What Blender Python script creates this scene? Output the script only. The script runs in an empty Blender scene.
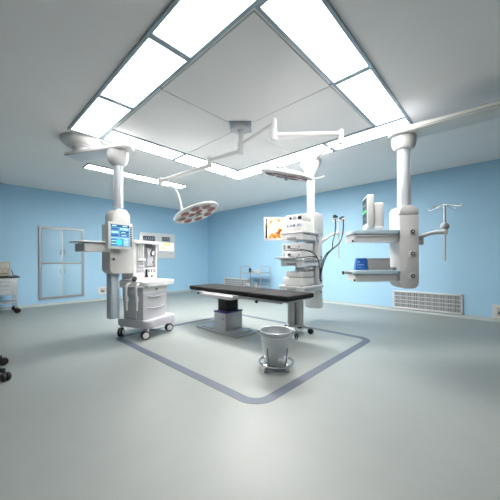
import bpy, bmesh, math, random
from mathutils import Matrix, Vector

random.seed(7)
PI = math.pi
SC = bpy.context.scene
COL = SC.collection
H = 3.1            # ceiling height
WY, WX = 9.0, 7.05  # the two walls in view
CR = math.radians(-46.83)

# ------------------------------------------------------------------ materials
def mat(name, rgb, rough=0.5, metal=0.0, emit=None, estr=0.0, noise=0.0, nscale=8.0, bump=0.0, coat=0.0, alpha=1.0, trans=0.0, stretch=None):
    m = bpy.data.materials.new(name)
    m.use_nodes = True
    nt = m.node_tree
    b = nt.nodes['Principled BSDF']
    b.inputs['Base Color'].default_value = (*rgb, 1)
    b.inputs['Roughness'].default_value = rough
    b.inputs['Metallic'].default_value = metal
    b.inputs['Coat Weight'].default_value = coat
    b.inputs['Transmission Weight'].default_value = trans
    b.inputs['Alpha'].default_value = alpha
    if emit:
        b.inputs['Emission Color'].default_value = (*emit, 1)
        b.inputs['Emission Strength'].default_value = estr
    if noise or bump:
        tc = nt.nodes.new('ShaderNodeTexCoord')
        n = nt.nodes.new('ShaderNodeTexNoise')
        n.inputs['Scale'].default_value = nscale
        n.inputs['Detail'].default_value = 4
        if stretch:
            mp = nt.nodes.new('ShaderNodeMapping')
            mp.inputs['Scale'].default_value = stretch
            nt.links.new(tc.outputs['Object'], mp.inputs['Vector'])
            nt.links.new(mp.outputs['Vector'], n.inputs['Vector'])
        else:
            nt.links.new(tc.outputs['Object'], n.inputs['Vector'])
        if noise:
            mx = nt.nodes.new('ShaderNodeMix')
            mx.data_type = 'RGBA'
            mx.inputs['A'].default_value = (*[c * (1 - noise) for c in rgb], 1)
            mx.inputs['B'].default_value = (*[min(1, c * (1 + noise)) for c in rgb], 1)
            nt.links.new(n.outputs['Fac'], mx.inputs['Factor'])
            nt.links.new(mx.outputs['Result'], b.inputs['Base Color'])
        if bump:
            bp = nt.nodes.new('ShaderNodeBump')
            bp.inputs['Strength'].default_value = bump
            bp.inputs['Distance'].default_value = 0.01
            nt.links.new(n.outputs['Fac'], bp.inputs['Height'])
            nt.links.new(bp.outputs['Normal'], b.inputs['Normal'])
    return m

M = {}
M['wall'] = mat('blue_wall_paint', (0.41, 0.675, 0.875), 0.55, noise=0.03, nscale=3)
M['ceiling'] = mat('ceiling_paint', (0.93, 0.92, 0.91), 0.7, noise=0.02, nscale=2)
M['floor'] = mat('vinyl_floor', (0.285, 0.312, 0.300), 0.42, noise=0.05, nscale=5, bump=0.02)
M['line'] = mat('floor_inlay', (0.10, 0.125, 0.17), 0.5, noise=0.05, nscale=20)
M['cove'] = mat('cove_vinyl', (0.46, 0.52, 0.51), 0.5, noise=0.04, nscale=6)
M['frame_blue'] = mat('anodised_frame', (0.33, 0.41, 0.47), 0.45, 0.3, noise=0.04, nscale=12)
M['seam'] = mat('seam_grey', (0.30, 0.33, 0.35), 0.6, noise=0.05, nscale=12)
LIGHT = 1.0
for _k, _e in (('dim', 2.4), ('low', 5.0), ('mid', 11.0), ('high', 25.0), ('top', 52.0)):
    M['diffuser_' + _k] = mat('light_diffuser_' + _k, (0.9, 0.9, 0.9), 0.5, emit=(1.0, 0.965, 0.93), estr=_e * LIGHT, noise=0.01, nscale=6)
M['white'] = mat('white_enamel', (0.80, 0.80, 0.80), 0.32, noise=0.015, nscale=10, coat=0.15)
M['warm'] = mat('ivory_enamel', (0.76, 0.76, 0.73), 0.38, noise=0.02, nscale=10)
M['grey'] = mat('light_grey_plastic', (0.56, 0.57, 0.59), 0.42, noise=0.02, nscale=10)
M['midgrey'] = mat('mid_grey_plastic', (0.36, 0.37, 0.39), 0.45, noise=0.03, nscale=10)
M['lav'] = mat('pale_lilac_grey_plastic', (0.56, 0.56, 0.62), 0.42, noise=0.02, nscale=10)
M['column'] = mat('anodised_column', (0.72, 0.78, 0.84), 0.3, 0.25, noise=0.03, nscale=30, stretch=(1, 1, .05))
M['bluegrey'] = mat('blue_grey_column', (0.58, 0.67, 0.74), 0.4, 0.15, noise=0.03, nscale=12)
M['steel'] = mat('stainless_steel', (0.52, 0.54, 0.56), 0.36, 0.75, noise=0.05, nscale=40, stretch=(1, 1, .08))
M['chrome'] = mat('chrome', (0.72, 0.74, 0.76), 0.14, 1.0, noise=0.02, nscale=20)
M['aluminium'] = mat('satin_aluminium', (0.66, 0.65, 0.66), 0.42, 0.5, noise=0.03, nscale=15)
M['black'] = mat('black_plastic', (0.018, 0.018, 0.02), 0.4, noise=0.2, nscale=10)
M['mattress'] = mat('black_mattress', (0.012, 0.0125, 0.014), 0.75, noise=0.25, nscale=14, bump=0.12)
M['bellows'] = mat('black_bellows', (0.015, 0.015, 0.017), 0.55, noise=0.2, nscale=14)
M['purple'] = mat('dark_blue_cover', (0.05, 0.04, 0.20), 0.35, noise=0.1, nscale=10)
M['rubber'] = mat('black_rubber', (0.02, 0.02, 0.022), 0.6, noise=0.2, nscale=20)
M['lens'] = mat('red_brown_lens', (0.36, 0.11, 0.11), 0.2, noise=0.45, nscale=45)
M['glass_shelf'] = mat('pale_glass', (0.62, 0.80, 0.90), 0.12, noise=0.02, nscale=8, coat=0.5)
M['bluebox'] = mat('blue_carton', (0.03, 0.17, 0.60), 0.45, noise=0.1, nscale=12)
M['bluemark'] = mat('pale_blue_print', (0.30, 0.50, 0.85), 0.5, noise=0.05, nscale=12)
M['beigebox'] = mat('beige_grey_case', (0.50, 0.49, 0.48), 0.5, noise=0.03, nscale=10)
M['grille'] = mat('grille_white', (0.50, 0.53, 0.55), 0.5, noise=0.03, nscale=12)
M['dark_slot'] = mat('dark_slot', (0.34, 0.36, 0.38), 0.7, noise=0.1, nscale=12)
M['door'] = mat('cupboard_blue', (0.40, 0.64, 0.80), 0.5, noise=0.03, nscale=3)
M['door_frame'] = mat('cupboard_frame', (0.36, 0.38, 0.39), 0.4, 0.4, noise=0.04, nscale=9)
M['logo'] = mat('blue_print', (0.10, 0.12, 0.40), 0.5, noise=0.05, nscale=9)
M['yellow'] = mat('yellow_lit', (0.85, 0.85, 0.25), 0.5, emit=(0.95, 0.95, 0.35), estr=0.33, noise=0.02, nscale=9)
M['litwhite'] = mat('lit_panel', (0.9, 0.92, 0.88), 0.4, emit=(0.98, 1, 0.95), estr=0.42, noise=0.02, nscale=9)
M['clock'] = mat('black_display', (0.012, 0.012, 0.016), 0.15, noise=0.1, nscale=9)
M['digit'] = mat('display_digit', (0.5, 0.55, 0.6), 0.4, emit=(0.5, 0.6, 0.7), estr=0.21, noise=0.02, nscale=9)
M['scr'] = mat('screen_blue', (0.08, 0.2, 0.35), 0.2, emit=(0.11, 0.35, 0.66), estr=0.45, noise=0.05, nscale=9)
M['scr_hi'] = mat('screen_pale', (0.4, 0.6, 0.7), 0.2, emit=(0.45, 0.72, 0.86), estr=0.45, noise=0.05, nscale=9)
M['scr_dk'] = mat('screen_navy', (0.02, 0.06, 0.14), 0.2, emit=(0.03, 0.12, 0.30), estr=0.48, noise=0.05, nscale=9)
M['scr_cy'] = mat('screen_cyan', (0.05, 0.6, 0.6), 0.2, emit=(0.05, 0.75, 0.72), estr=0.51, noise=0.05, nscale=9)
M['scr_black'] = mat('screen_black', (0.008, 0.009, 0.011), 0.15, noise=0.1, nscale=9)
M['scr_green'] = mat('trace_green', (0.05, 0.5, 0.15), 0.3, emit=(0.1, 0.9, 0.25), estr=0.48, noise=0.02, nscale=9)
M['tan'] = mat('tan_case', (0.40, 0.35, 0.26), 0.5, noise=0.04, nscale=10)
M['key'] = mat('dark_key', (0.12, 0.13, 0.16), 0.5, noise=0.05, nscale=10)
M['trolley_steel'] = mat('trolley_grey', (0.42, 0.46, 0.48), 0.45, 0.25, noise=0.04, nscale=10)
M['teal_glass'] = mat('teal_panel', (0.30, 0.52, 0.62), 0.3, noise=0.04, nscale=8)

def endoscopy_material():
    m = bpy.data.materials.new('endoscopic_picture')
    m.use_nodes = True
    nt = m.node_tree
    b = nt.nodes['Principled BSDF']
    tc = nt.nodes.new('ShaderNodeTexCoord')
    n = nt.nodes.new('ShaderNodeTexNoise')
    n.inputs['Scale'].default_value = 6.5
    n.inputs['Detail'].default_value = 5
    n.inputs['Distortion'].default_value = 0.7
    r = nt.nodes.new('ShaderNodeValToRGB')
    e = r.color_ramp.elements
    e[0].position = 0.36; e[0].color = (0.10, 0.02, 0.01, 1)
    e[1].position = 0.70; e[1].color = (1.0, 0.93, 0.88, 1)
    a = e.new(0.44); a.color = (0.75, 0.20, 0.04, 1)
    a = e.new(0.50); a.color = (0.95, 0.50, 0.22, 1)
    a = e.new(0.57); a.color = (1.0, 0.74, 0.64, 1)
    nt.links.new(tc.outputs['Object'], n.inputs['Vector'])
    nt.links.new(n.outputs['Fac'], r.inputs['Fac'])
    nt.links.new(r.outputs['Color'], b.inputs['Base Color'])
    nt.links.new(r.outputs['Color'], b.inputs['Emission Color'])
    b.inputs['Emission Strength'].default_value = 0.4
    b.inputs['Roughness'].default_value = 0.25
    return m
M['mattress'].node_tree.nodes['Principled BSDF'].inputs['Specular IOR Level'].default_value = 0.25
M['endo'] = endoscopy_material()

# ------------------------------------------------------------------ mesh builder
def rr(w, h, r, n=5, cx=0, cy=0):
    """rounded rectangle outline, counter-clockwise"""
    pts = []
    for sx, sy, a0 in ((1, 1, 0), (-1, 1, PI / 2), (-1, -1, PI), (1, -1, 1.5 * PI)):
        for i in range(n + 1):
            a = a0 + PI / 2 * i / n
            pts.append((cx + sx * (w / 2 - r) + r * math.cos(a), cy + sy * (h / 2 - r) + r * math.sin(a)))
    return pts

def frame_at(p, rz):
    return Matrix.Translation(Vector(p)) @ Matrix.Rotation(rz, 4, 'Z')

def frame_axes(p, x, y, z):
    m = Matrix.Identity(4)
    for i, v in enumerate((x, y, z)):
        for k in range(3):
            m[k][i] = v[k]
    return Matrix.Translation(Vector(p)) @ m

class MB:
    def __init__(self, M0=None):
        self.bm = bmesh.new()
        self.M0 = M0 or Matrix.Identity(4)
    def _merge(self, t, mi, m):
        for f in t.faces:
            f.material_index = mi
        t.transform(self.M0 @ (m or Matrix.Identity(4)))
        bmesh.ops.recalc_face_normals(t, faces=t.faces)
        me = bpy.data.meshes.new('tmp')
        t.to_mesh(me); t.free()
        self.bm.from_mesh(me)
        bpy.data.meshes.remove(me)
        return self
    def box(self, x0, x1, y0, y1, z0, z1, bev=0.004, seg=2, mi=0, m=None):
        t = bmesh.new()
        bmesh.ops.create_cube(t, size=1)
        for v in t.verts:
            v.co = ((x0 + x1) / 2 + v.co.x * (x1 - x0), (y0 + y1) / 2 + v.co.y * (y1 - y0), (z0 + z1) / 2 + v.co.z * (z1 - z0))
        bev = min(bev, 0.45 * min(abs(x1 - x0), abs(y1 - y0), abs(z1 - z0)))
        if bev > 0:
            bmesh.ops.bevel(t, geom=list(t.edges), offset=bev, segments=seg, profile=0.5, affect='EDGES')
        return self._merge(t, mi, m)
    def prism(self, pts, z0, z1, bev=0.0, seg=2, mi=0, m=None, top=None):
        """extrude outline pts from z0 to z1; top: another outline for the upper end"""
        t = bmesh.new()
        a = [t.verts.new((p[0], p[1], z0)) for p in pts]
        b = [t.verts.new((p[0], p[1], z1)) for p in (top or pts)]
        t.faces.new(a[::-1]); t.faces.new(b)
        n = len(a)
        for i in range(n):
            t.faces.new((a[i], a[(i + 1) % n], b[(i + 1) % n], b[i]))
        if bev > 0:
            es = [e for e in t.edges if abs(e.verts[0].co.z - e.verts[1].co.z) < 1e-6]
            bmesh.ops.bevel(t, geom=es, offset=bev, segments=seg, profile=0.5, affect='EDGES')
        return self._merge(t, mi, m)
    def ring(self, outer, inner, z0, z1, mi=0, m=None):
        t = bmesh.new()
        n = len(outer)
        v = [[t.verts.new((p[0], p[1], z)) for p in o] for o in (outer, inner) for z in (z0, z1)]
        ob, ot, ib, it = v
        for i in range(n):
            j = (i + 1) % n
            t.faces.new((ot[i], ot[j], it[j], it[i]))
            t.faces.new((ob[j], ob[i], ib[i], ib[j]))
            t.faces.new((ob[i], ob[j], ot[j], ot[i]))
            t.faces.new((ib[j], ib[i], it[i], it[j]))
        return self._merge(t, mi, m)
    def lathe(self, prof, seg=32, mi=0, m=None, caps=True):
        t = bmesh.new()
        rows = []
        for r, z in prof:
            if r < 1e-6:
                rows.append([t.verts.new((0, 0, z))])
            else:
                rows.append([t.verts.new((r * math.cos(2 * PI * i / seg), r * math.sin(2 * PI * i / seg), z)) for i in range(seg)])
        for a, b in zip(rows, rows[1:]):
            for i in range(seg):
                j = (i + 1) % seg
                q = [a[i % len(a)], a[j % len(a)], b[j % len(b)], b[i % len(b)]]
                q = list(dict.fromkeys(q))
                if len(q) >= 3:
                    try: t.faces.new(q)
                    except ValueError: pass
        for row in (rows[0], rows[-1]) if caps else ():
            if len(row) > 2:
                try: t.faces.new(row)
                except ValueError: pass
        return self._merge(t, mi, m)
    def tube(self, pts, r, seg=10, mi=0, m=None, closed=False, smooth=0):
        P = [Vector(p) for p in pts]
        for _ in range(smooth):       # corner cutting
            Q = [] if closed else [P[0]]
            rng = range(len(P)) if closed else range(len(P) - 1)
            for i in rng:
                a, b = P[i], P[(i + 1) % len(P)]
                Q += [a * .75 + b * .25, a * .25 + b * .75]
            if not closed: Q.append(P[-1])
            P = Q
        n = len(P)
        rad = r if isinstance(r, (list, tuple)) else None
        def rr_(i):
            if rad is None: return r
            f = i / (n - 1) * (len(rad) - 1); k = min(int(f), len(rad) - 2)
            return rad[k] + (rad[k + 1] - rad[k]) * (f - k)
        t = bmesh.new()
        rows = []; nrm = None
        for i in range(n):
            if closed: d = P[(i + 1) % n] - P[i - 1]
            else: d = P[min(i + 1, n - 1)] - P[max(i - 1, 0)]
            d.normalize()
            if nrm is None:
                nrm = d.orthogonal().normalized()
            nrm = (nrm - d * nrm.dot(d)).normalized()
            bn = d.cross(nrm)
            rows.append([t.verts.new(P[i] + (nrm * math.cos(2 * PI * k / seg) + bn * math.sin(2 * PI * k / seg)) * rr_(i)) for k in range(seg)])
        rng = range(n) if closed else range(n - 1)
        for i in rng:
            a, b = rows[i], rows[(i + 1) % n]
            off = 0
            if closed and i == n - 1:   # best twist match
                off = min(range(seg), key=lambda o: (a[0].co - b[o].co).length)
            for k in range(seg):
                t.faces.new((a[k], a[(k + 1) % seg], b[(k + 1 + off) % seg], b[(k + off) % seg]))
        if not closed:
            t.faces.new(rows[0][::-1]); t.faces.new(rows[-1])
        return self._merge(t, mi, m)
    def cyl(self, p0, p1, r, r2=None, seg=20, mi=0, bev=0.0, m=None):
        p0, p1 = Vector(p0), Vector(p1)
        d = p1 - p0; L = d.length
        q = d.to_track_quat('Z', 'Y').to_matrix().to_4x4()
        r2 = r if r2 is None else r2
        pr = [(r, 0), (r2, L)] if not bev else [(r - bev, 0), (r, bev), (r2, L - bev), (r2 - bev, L)]
        return self.lathe(pr, seg, mi, (m or Matrix.Identity(4)) @ Matrix.Translation(p0) @ q)
    def sphere(self, c, r, sz=1.0, mi=0, seg=20, m=None):
        pr = [(r * math.sin(PI * i / 12) if 0 < i < 12 else 0, -r * sz * math.cos(PI * i / 12)) for i in range(13)]
        return self.lathe(pr, seg, mi, (m or Matrix.Identity(4)) @ Matrix.Translation(Vector(c)))

# ------------------------------------------------------------------ objects
FR = {}   # root frame of every object, so parts can be built in room coordinates

def _mesh(name, mb, mats, inv):
    me = bpy.data.meshes.new(name)
    if inv is not None:
        mb.bm.transform(inv)
    mb.bm.to_mesh(me); mb.bm.free()
    for mm in (mats if isinstance(mats, (list, tuple)) else [mats]):
        me.materials.append(M[mm])
    for p in me.polygons:
        p.use_smooth = True
    me.set_sharp_from_angle(angle=math.radians(32))
    return me

def tag(o, label, cat, group=None):
    o['label'] = label
    o['category'] = cat
    if group: o['group'] = group
    return o

def thing(name, label, cat, loc, rz=0.0, group=None):
    o = bpy.data.objects.new(name, None)
    COL.objects.link(o)
    o.empty_display_size = 0.1
    o.location = loc
    o.rotation_euler = (0, 0, rz)
    FR[o] = frame_at(loc, rz)
    return tag(o, label, cat, group)

def part(name, mb, mats, parent, label=None):
    """mesh built in room coordinates, hung under parent"""
    o = bpy.data.objects.new(name, _mesh(name, mb, mats, FR[parent].inverted()))
    COL.objects.link(o)
    o.parent = parent
    FR[o] = FR[parent]
    if label: o['label'] = label
    return o

def solo(name, mb, mats, label, cat, loc, group=None):
    o = bpy.data.objects.new(name, _mesh(name, mb, mats, frame_at(loc, 0).inverted()))
    COL.objects.link(o)
    o.location = loc
    FR[o] = frame_at(loc, 0)
    return tag(o, label, cat, group)

def struct(name, mb, mats):
    o = bpy.data.objects.new(name, _mesh(name, mb, mats, None))
    COL.objects.link(o)
    o['kind'] = 'structure'
    return o

# ------------------------------------------------------------------ room
X0, Y0 = -2.6, -2.6
struct('floor', MB().box(X0, WX + .1, Y0, WY + .1, -.1, 0, 0), 'floor')
struct('ceiling', MB().box(X0, WX + .1, Y0, WY + .1, H + .004, H + .1, 0), 'ceiling')
struct('wall_left', MB().box(X0, WX + .1, WY, WY + .1, 0, H + .004, 0), 'wall')
struct('wall_right', MB().box(WX, WX + .1, Y0, WY, 0, H + .004, 0), 'wall')
def cove(side):
    t = MB()
    n = 6; r = 0.05
    prof = [(0.0, 0.0)] + [(r - r * math.sin(PI / 2 * i / n), r - r * math.cos(PI / 2 * i / n)) for i in range(n + 1)] + [(0, r + .012)]
    prof = [(r + .02, 0.0), (r + .02, .002)] + [(a + .003, b + .002) for a, b in prof[1:]] + [(0, 0)]
    # profile in (distance from wall, z)
    if side == 'left':
        m = Matrix(((0, 0, 1, 0), (-1, 0, 0, WY), (0, 1, 0, 0), (0, 0, 0, 1)))
        t.prism(prof, X0, WX, m=m)
    else:
        m = Matrix(((-1, 0, 0, WX), (0, 0, 1, 0), (0, 1, 0, 0), (0, 0, 0, 1)))
        t.prism(prof, Y0, WY - .08, m=m)
    return t
struct('baseboard_left', cove('left'), 'cove')
struct('baseboard_right', cove('right'), 'cove')

# inlaid line around the table
lx0, lx1, ly0, ly1 = 1.63, 4.28, 1.45, 4.50
w_ = .10
struct('trim_1', MB().ring(rr(lx1 - lx0, ly1 - ly0, .22, 8, (lx0 + lx1) / 2, (ly0 + ly1) / 2),
                           rr(lx1 - lx0 - 2 * w_, ly1 - ly0 - 2 * w_, .12, 8, (lx0 + lx1) / 2, (ly0 + ly1) / 2), .0002, .002), 'line')

# central ceiling: four panels inside the ring of lights
RX0, RX1, RY0, RY1 = 1.075, 4.50, 0.945, 4.585
IX0, IX1, IY0, IY1 = 1.515, 4.06, 1.365, 4.14
SX, SY = 2.77, 2.77
k = 0
for xa, xb in ((IX0 + .03, SX - .006), (SX + .006, IX1 - .03)):
    for ya, yb in ((IY0 + .03, SY - .006), (SY + .006, IY1 - .03)):
        k += 1
        struct('ceiling_panel' if k == 1 else 'ceiling_panel.%03d' % (k - 1), MB().box(xa, xb, ya, yb, H - .012, H + .004, 0), 'ceiling')
struct('trim_2', MB().box(IX0, IX1, SY - .012, SY + .012, H - .003, H + .004, 0), 'seam')
struct('trim_3', MB().box(SX - .012, SX + .012, IY0, IY1, H - .003, H + .004, 0), 'seam')

def ceiling_light(x0, x1, y0, y1, label, group, f=.034, e='mid'):
    t = thing('ceiling_light', label, 'ceiling light', ((x0 + x1) / 2, (y0 + y1) / 2, H), 0, group)
    b = MB()
    b.box(x0, x1, y0, y0 + f, H - .018, H + .004, .002).box(x0, x1, y1 - f, y1, H - .018, H + .004, .002)
    b.box(x0, x0 + f, y0 + f, y1 - f, H - .018, H + .004, .002).box(x1 - f, x1, y0 + f, y1 - f, H - .018, H + .004, .002)
    part('frame', b, 'frame_blue', t)
    part('diffuser', MB().box(x0 + f, x1 - f, y0 + f, y1 - f, H - .010, H - .001, 0), 'diffuser_' + e, t)
G = 'panel lights in the square ceiling ring'
yd = [RY0, 2.17, 3.39, RY1]
for i, lab in enumerate(('left side ring light panel nearest the camera, at the top of the picture',
                         'ring light panel on the left side, second one out from the left back corner',
                         'bright ring light panel at the left corner, above the bell of the left pendant')):
    ceiling_light(RX0, IX0, yd[i], yd[i + 1], lab, G, e=('low', 'low', 'dim')[i])
for i, lab in enumerate(('ring light panel on the right side right above the round column of the right pendant',
                         'ring light panel on the right back side, behind the near surgical lamp\'s arm',
                         'ring light panel at the far corner of the ceiling ring, left of the endoscopy pendant')):
    ceiling_light(IX1, RX1, yd[i], yd[i + 1], lab, G, e=('dim', 'high', 'top')[i])
ceiling_light(IX0, SX, IY1, RY1, 'long ring light panel on the back left side, nearer the left pendant', G, e='low')
ceiling_light(SX, IX1, IY1, RY1, 'ring light panel on the back left side crossed by the far lamp arm', G, e='high')
ceiling_light(IX0, SX, RY0, IY0, 'ring light panel on the near right side, left of its seam, high in the picture', G, e='mid')
ceiling_light(SX, IX1, RY0, IY0, 'large ring light panel on the right side, top right of the ceiling mount', G, e='mid')
G2 = 'narrow light panels beyond the ring'
ceiling_light(1.73, 2.73, 5.94, 6.27, 'narrow ceiling light panel partly behind the left pendant column', G2, .02, 'low')
ceiling_light(2.73, 4.00, 5.94, 6.27, 'narrow ceiling light panel behind the elbow of the far lamp arm', G2, .02, 'high')

# ------------------------------------------------------------------ fittings on the walls
def grille(x_or_y, a0, a1, z0, z1, label):
    """white air grille on the right wall, spanning y a0..a1"""
    t = thing('air_grille', label, 'air vent', (WX, (a0 + a1) / 2, z0), 0, 'return air grilles low on the right wall')
    f = .035
    b = MB()
    b.box(WX - .03, WX, a0, a1, z0, z0 + f, .004).box(WX - .03, WX, a0, a1, z1 - f, z1, .004)
    b.box(WX - .03, WX, a0, a0 + f, z0, z1, .004).box(WX - .03, WX, a1 - f, a1, z0, z1, .004)
    part('frame', b, 'white', t)
    part('backing', MB().box(WX - .006, WX - .001, a0 + f * .5, a1 - f * .5, z0 + f * .5, z1 - f * .5, 0), 'dark_slot', t)
    hb = MB()
    for i in range(1, 4):
        z = z0 + f + (z1 - z0 - 2 * f) * i / 4
        hb.box(WX - .026, WX - .008, a0 + f * .7, a1 - f * .7, z - .007, z + .007, .002)
    part('crossbars', hb, 'white', t)
    n = 30
    lb = MB()
    for i in range(n):
        y = a0 + f + (a1 - a0 - 2 * f) * (i + .5) / n
        mm = Matrix.Translation((WX - .014, y, 0)) @ Matrix.Rotation(math.radians(35), 4, 'Z')
        lb.box(-.011, .011, -.003, .003, z0 + f * .7, z1 - f * .7, 0, m=mm)
    for i in range(1, 10):
        y = a0 + f + (a1 - a0 - 2 * f) * i / 10
        lb.box(WX - .024, WX - .006, y - .007, y + .007, z0 + f * .7, z1 - f * .7, .001)
    part('louvre', lb, 'grille', t)
grille(0, .65, 1.965, .06, .47, 'white louvred air grille in the right wall below the right pendant')
grille(0, 6.62, 7.97, .15, .52, 'white louvred air grille low in the wall behind the steel cart')

def wall_socket(M0, w, h, label, n):
    t = thing('wall_socket', label, 'wall socket', M0.to_translation(), 0, None)
    b = MB(M0)
    b.ring(rr(w, h, .012), rr(w - .07, h - .07, .006), -.002, .022)
    b.prism(rr(w - .05, h - .05, .006), -.001, .008)
    part('surround', b, 'white', t)
    for i in range(n):
        cx = -w / 2 + .05 + (w - .1) * (i + .5) / n
        q = (w - .12) / n - .012
        s = part('socket', MB(M0).prism(rr(q, h - .10, .01, cx=cx), .006, .016, .003), 'beigebox', t)
        part('slot', MB(M0).prism(rr(q * .6, (h - .1) * .35, .006, cx=cx, cy=-.02), .0155, .018), 'key', s)
# wall frames: local x along wall to the right as seen, local y up, local z out of the wall
MLW = lambda x, z: frame_axes((x, WY, z), (1, 0, 0), (0, 0, 1), (0, -1, 0))
MRW = lambda y, z: frame_axes((WX, y, z), (0, -1, 0), (0, 0, 1), (-1, 0, 0))
wall_socket(MLW(3.09, .29), .42, .23, 'low double socket plate on the left wall between cupboard and anaesthesia machine', 2)
wall_socket(MRW(.02, .19), .36, .26, 'low socket plate on the right wall at the right edge of the picture', 2)

# built-in cupboard on the left wall
t = thing('wall_cupboard', 'blue four-door cupboard with grey metal frame built into the left wall', 'cupboard', (1.975, WY, .17))
cw, ch = 1.06, 1.95
mw = MLW(1.975, .17 + ch / 2)
part('frame', MB(mw).ring(rr(cw, ch, .004, 1), rr(cw - .12, ch - .12, .003, 1), -.002, .03)
     .box(-cw / 2 + .05, cw / 2 - .05, -.035, .005, 0, .028, .003), 'door_frame', t)
for sy, (ya, yb) in (('up', (.008, ch / 2 - .062)), ('lo', (-ch / 2 + .062, -.038))):
    for s in (-1, 1):
        xa, xb = sorted((s * .006, s * (cw / 2 - .063)))
        d = part('door', MB(mw).box(xa, xb, ya, yb, 0, .018, .004), 'door', t)
        yh = ya + .28 if sy == 'up' else yb - .2
        part('handle', MB(mw).tube([(s * .05, yh - .07, .017), (s * .05, yh - .07, .045), (s * .05, yh + .07, .045), (s * .05, yh + .07, .017)], .007, 8), 'steel', d)
part('centre_stile', MB(mw).box(-.008, .008, -ch / 2 + .05, ch / 2 - .05, 0, .021, .002), 'aluminium', t)

# theatre control panel on the left wall
px0, px1, pz0, pz1 = 4.14, 5.475, 1.27, 2.155
mw = MLW((px0 + px1) / 2, (pz0 + pz1) / 2)
W, Hh = px1 - px0, pz1 - pz0
t = thing('control_panel', 'white wall panel with two black displays and a lit viewer beside the anaesthesia machine', 'control panel', ((px0 + px1) / 2, WY, pz0))
part('body', MB(mw).prism(rr(W, Hh, .02), 0, .05, .006), 'white', t)
def disp(x0, x1, y0, y1, nd):
    d = part('display', MB(mw).box(x0, x1, y0, y1, .045, .056, .003), 'clock', t)
    dw = (x1 - x0) / nd
    for i in range(nd):
        b = MB(mw)
        cx = x0 + dw * (i + .5)
        q = dw * .26; hh = (y1 - y0) * .3; cy = (y0 + y1) / 2
        for (a0, a1, b0, b1) in ((-q, q, hh - .012, hh), (-q, q, -.006, .006), (-q, q, -hh, -hh + .012), (q - .01, q, 0, hh), (-q, -q + .01, -hh, 0)):
            b.box(cx + a0, cx + a1, cy + b0, cy + b1, .055, .0575, 0)
        part('digit', b, 'digit', d)
disp(-W / 2 + .12, -W / 2 + .56, .15, .32, 6)
disp(W / 2 - .52, W / 2 - .20, .17, .32, 4)
v = part('viewer', MB(mw).box(.06, W / 2 - .05, -.18, .11, .045, .056, .003), 'litwhite', t)
part('film', MB(mw).box(.17, W / 2 - .18, .0, .10, .0555, .0575, 0), 'yellow', v)
part('film', MB(mw).box(.10, .30, -.13, -.03, .0555, .0575, 0), 'yellow', v)
part('nameplate', MB(mw).box(W / 2 - .22, W / 2 - .08, -.265, -.245, .0495, .052, 0), 'midgrey', t)
part('shelf_line', MB(mw).box(.06, W / 2 - .04, -.205, -.19, .0495, .06, .002), 'grey', t)

# ------------------------------------------------------------------ castor helper
def castor(root, x, y, z_top, r=.06, housing='white', wheelmat='rubber', ang=0.0, hub='grey', w=.028, hubr=.5):
    """twin-wheel castor at room (x, y); sits on the floor"""
    F = frame_at((x, y, 0), ang)
    b = MB(F)
    b.cyl((0, 0, r * 1.5), (0, 0, z_top + .004), r * .28, seg=12)
    b.tube([(0, 0, r * 1.75), (-r * .55, 0, r * 1.55), (-r * .75, 0, r)], [r * .5, r * .45, r * .3], 10)
    c = part('castor', b, housing, root)
    wb = MB(F)
    for s in (-1, 1):
        m = Matrix.Translation((-r * .6, s * w * .75, r)) @ Matrix.Rotation(PI / 2, 4, 'X')
        wb.lathe([(r * .5, -w / 2), (r * .92, -w / 2), (r, -w / 4), (r, w / 4), (r * .92, w / 2), (r * .5, w / 2)], 24, m=m)
        wb.lathe([(0, -w * .56), (r * hubr, -w * .56), (r * hubr, w * .56), (0, w * .56)], 20, mi=1, m=m)
    part('wheel', wb, [wheelmat, hub], c)

# ------------------------------------------------------------------ left ceiling pendant
PL = Vector((1.655, 4.28, 0))
t = thing('ceiling_pendant', 'white ceiling pendant with left shelf and blue screen unit left of the anaesthesia machine', 'ceiling pendant', (PL.x, PL.y, H))
FLp = frame_at(PL, math.radians(8))
part('ceiling_bell', MB(frame_at((1.34, 4.90, 0), 0)).lathe([(0, 3.104), (.29, 3.104), (.292, 3.08), (.27, 3.04), (.21, 2.995), (.178, 2.985), (.172, 2.975), (.125, 2.965), (.112, 2.945), (.108, 2.89), (0, 2.89)], 40), 'white', t)
a0, a1 = Vector((1.255, 5.09, 0)), Vector((1.70, 4.19, 0))
d = (a1 - a0).normalized()
Fa = frame_axes((0, 0, 0), d, Vector((-d.y, d.x, 0)), (0, 0, 1))
Fa = Matrix.Translation(a0) @ Fa
L = (a1 - a0).length
hw = .15
pts = [(0, -hw * .9), (L, -hw)] + [(L + hw * math.sin(PI * i / 12), -hw * math.cos(PI * i / 12)) for i in range(1, 12)] + [(L, hw), (0, hw * .9)]
part('arm', MB(Fa).prism(pts, 2.842, 2.895, .008), 'white', t)
part('arm_seam', MB(Fa).prism([(x * 1.0 - .003 if x < .01 else x + .003 * (x > L), y * 1.015) for x, y in pts], 2.846, 2.852), 'midgrey', t)
part('swivel_cap', MB(frame_at(PL, 0)).lathe([(0, 2.85), (.148, 2.85), (.15, 2.80), (.148, 2.74), (.13, 2.68), (.095, 2.635), (.072, 2.625), (0, 2.625)], 32), 'white', t)
part('column', MB(frame_at(PL, 0)).lathe([(0, 2.0), (.068, 2.0), (.068, 2.64), (0, 2.64)], 28).box(-.072, -.052, -.012, .012, 2.0, 2.62, .002).box(-.012, .012, -.072, -.052, 2.0, 2.62, .002), 'column', t)
b = MB(FLp)
mx = Matrix(((1, 0, 0, 0), (0, 0, -1, 0), (0, 1, 0, 0), (0, 0, 0, 1)))
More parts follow.
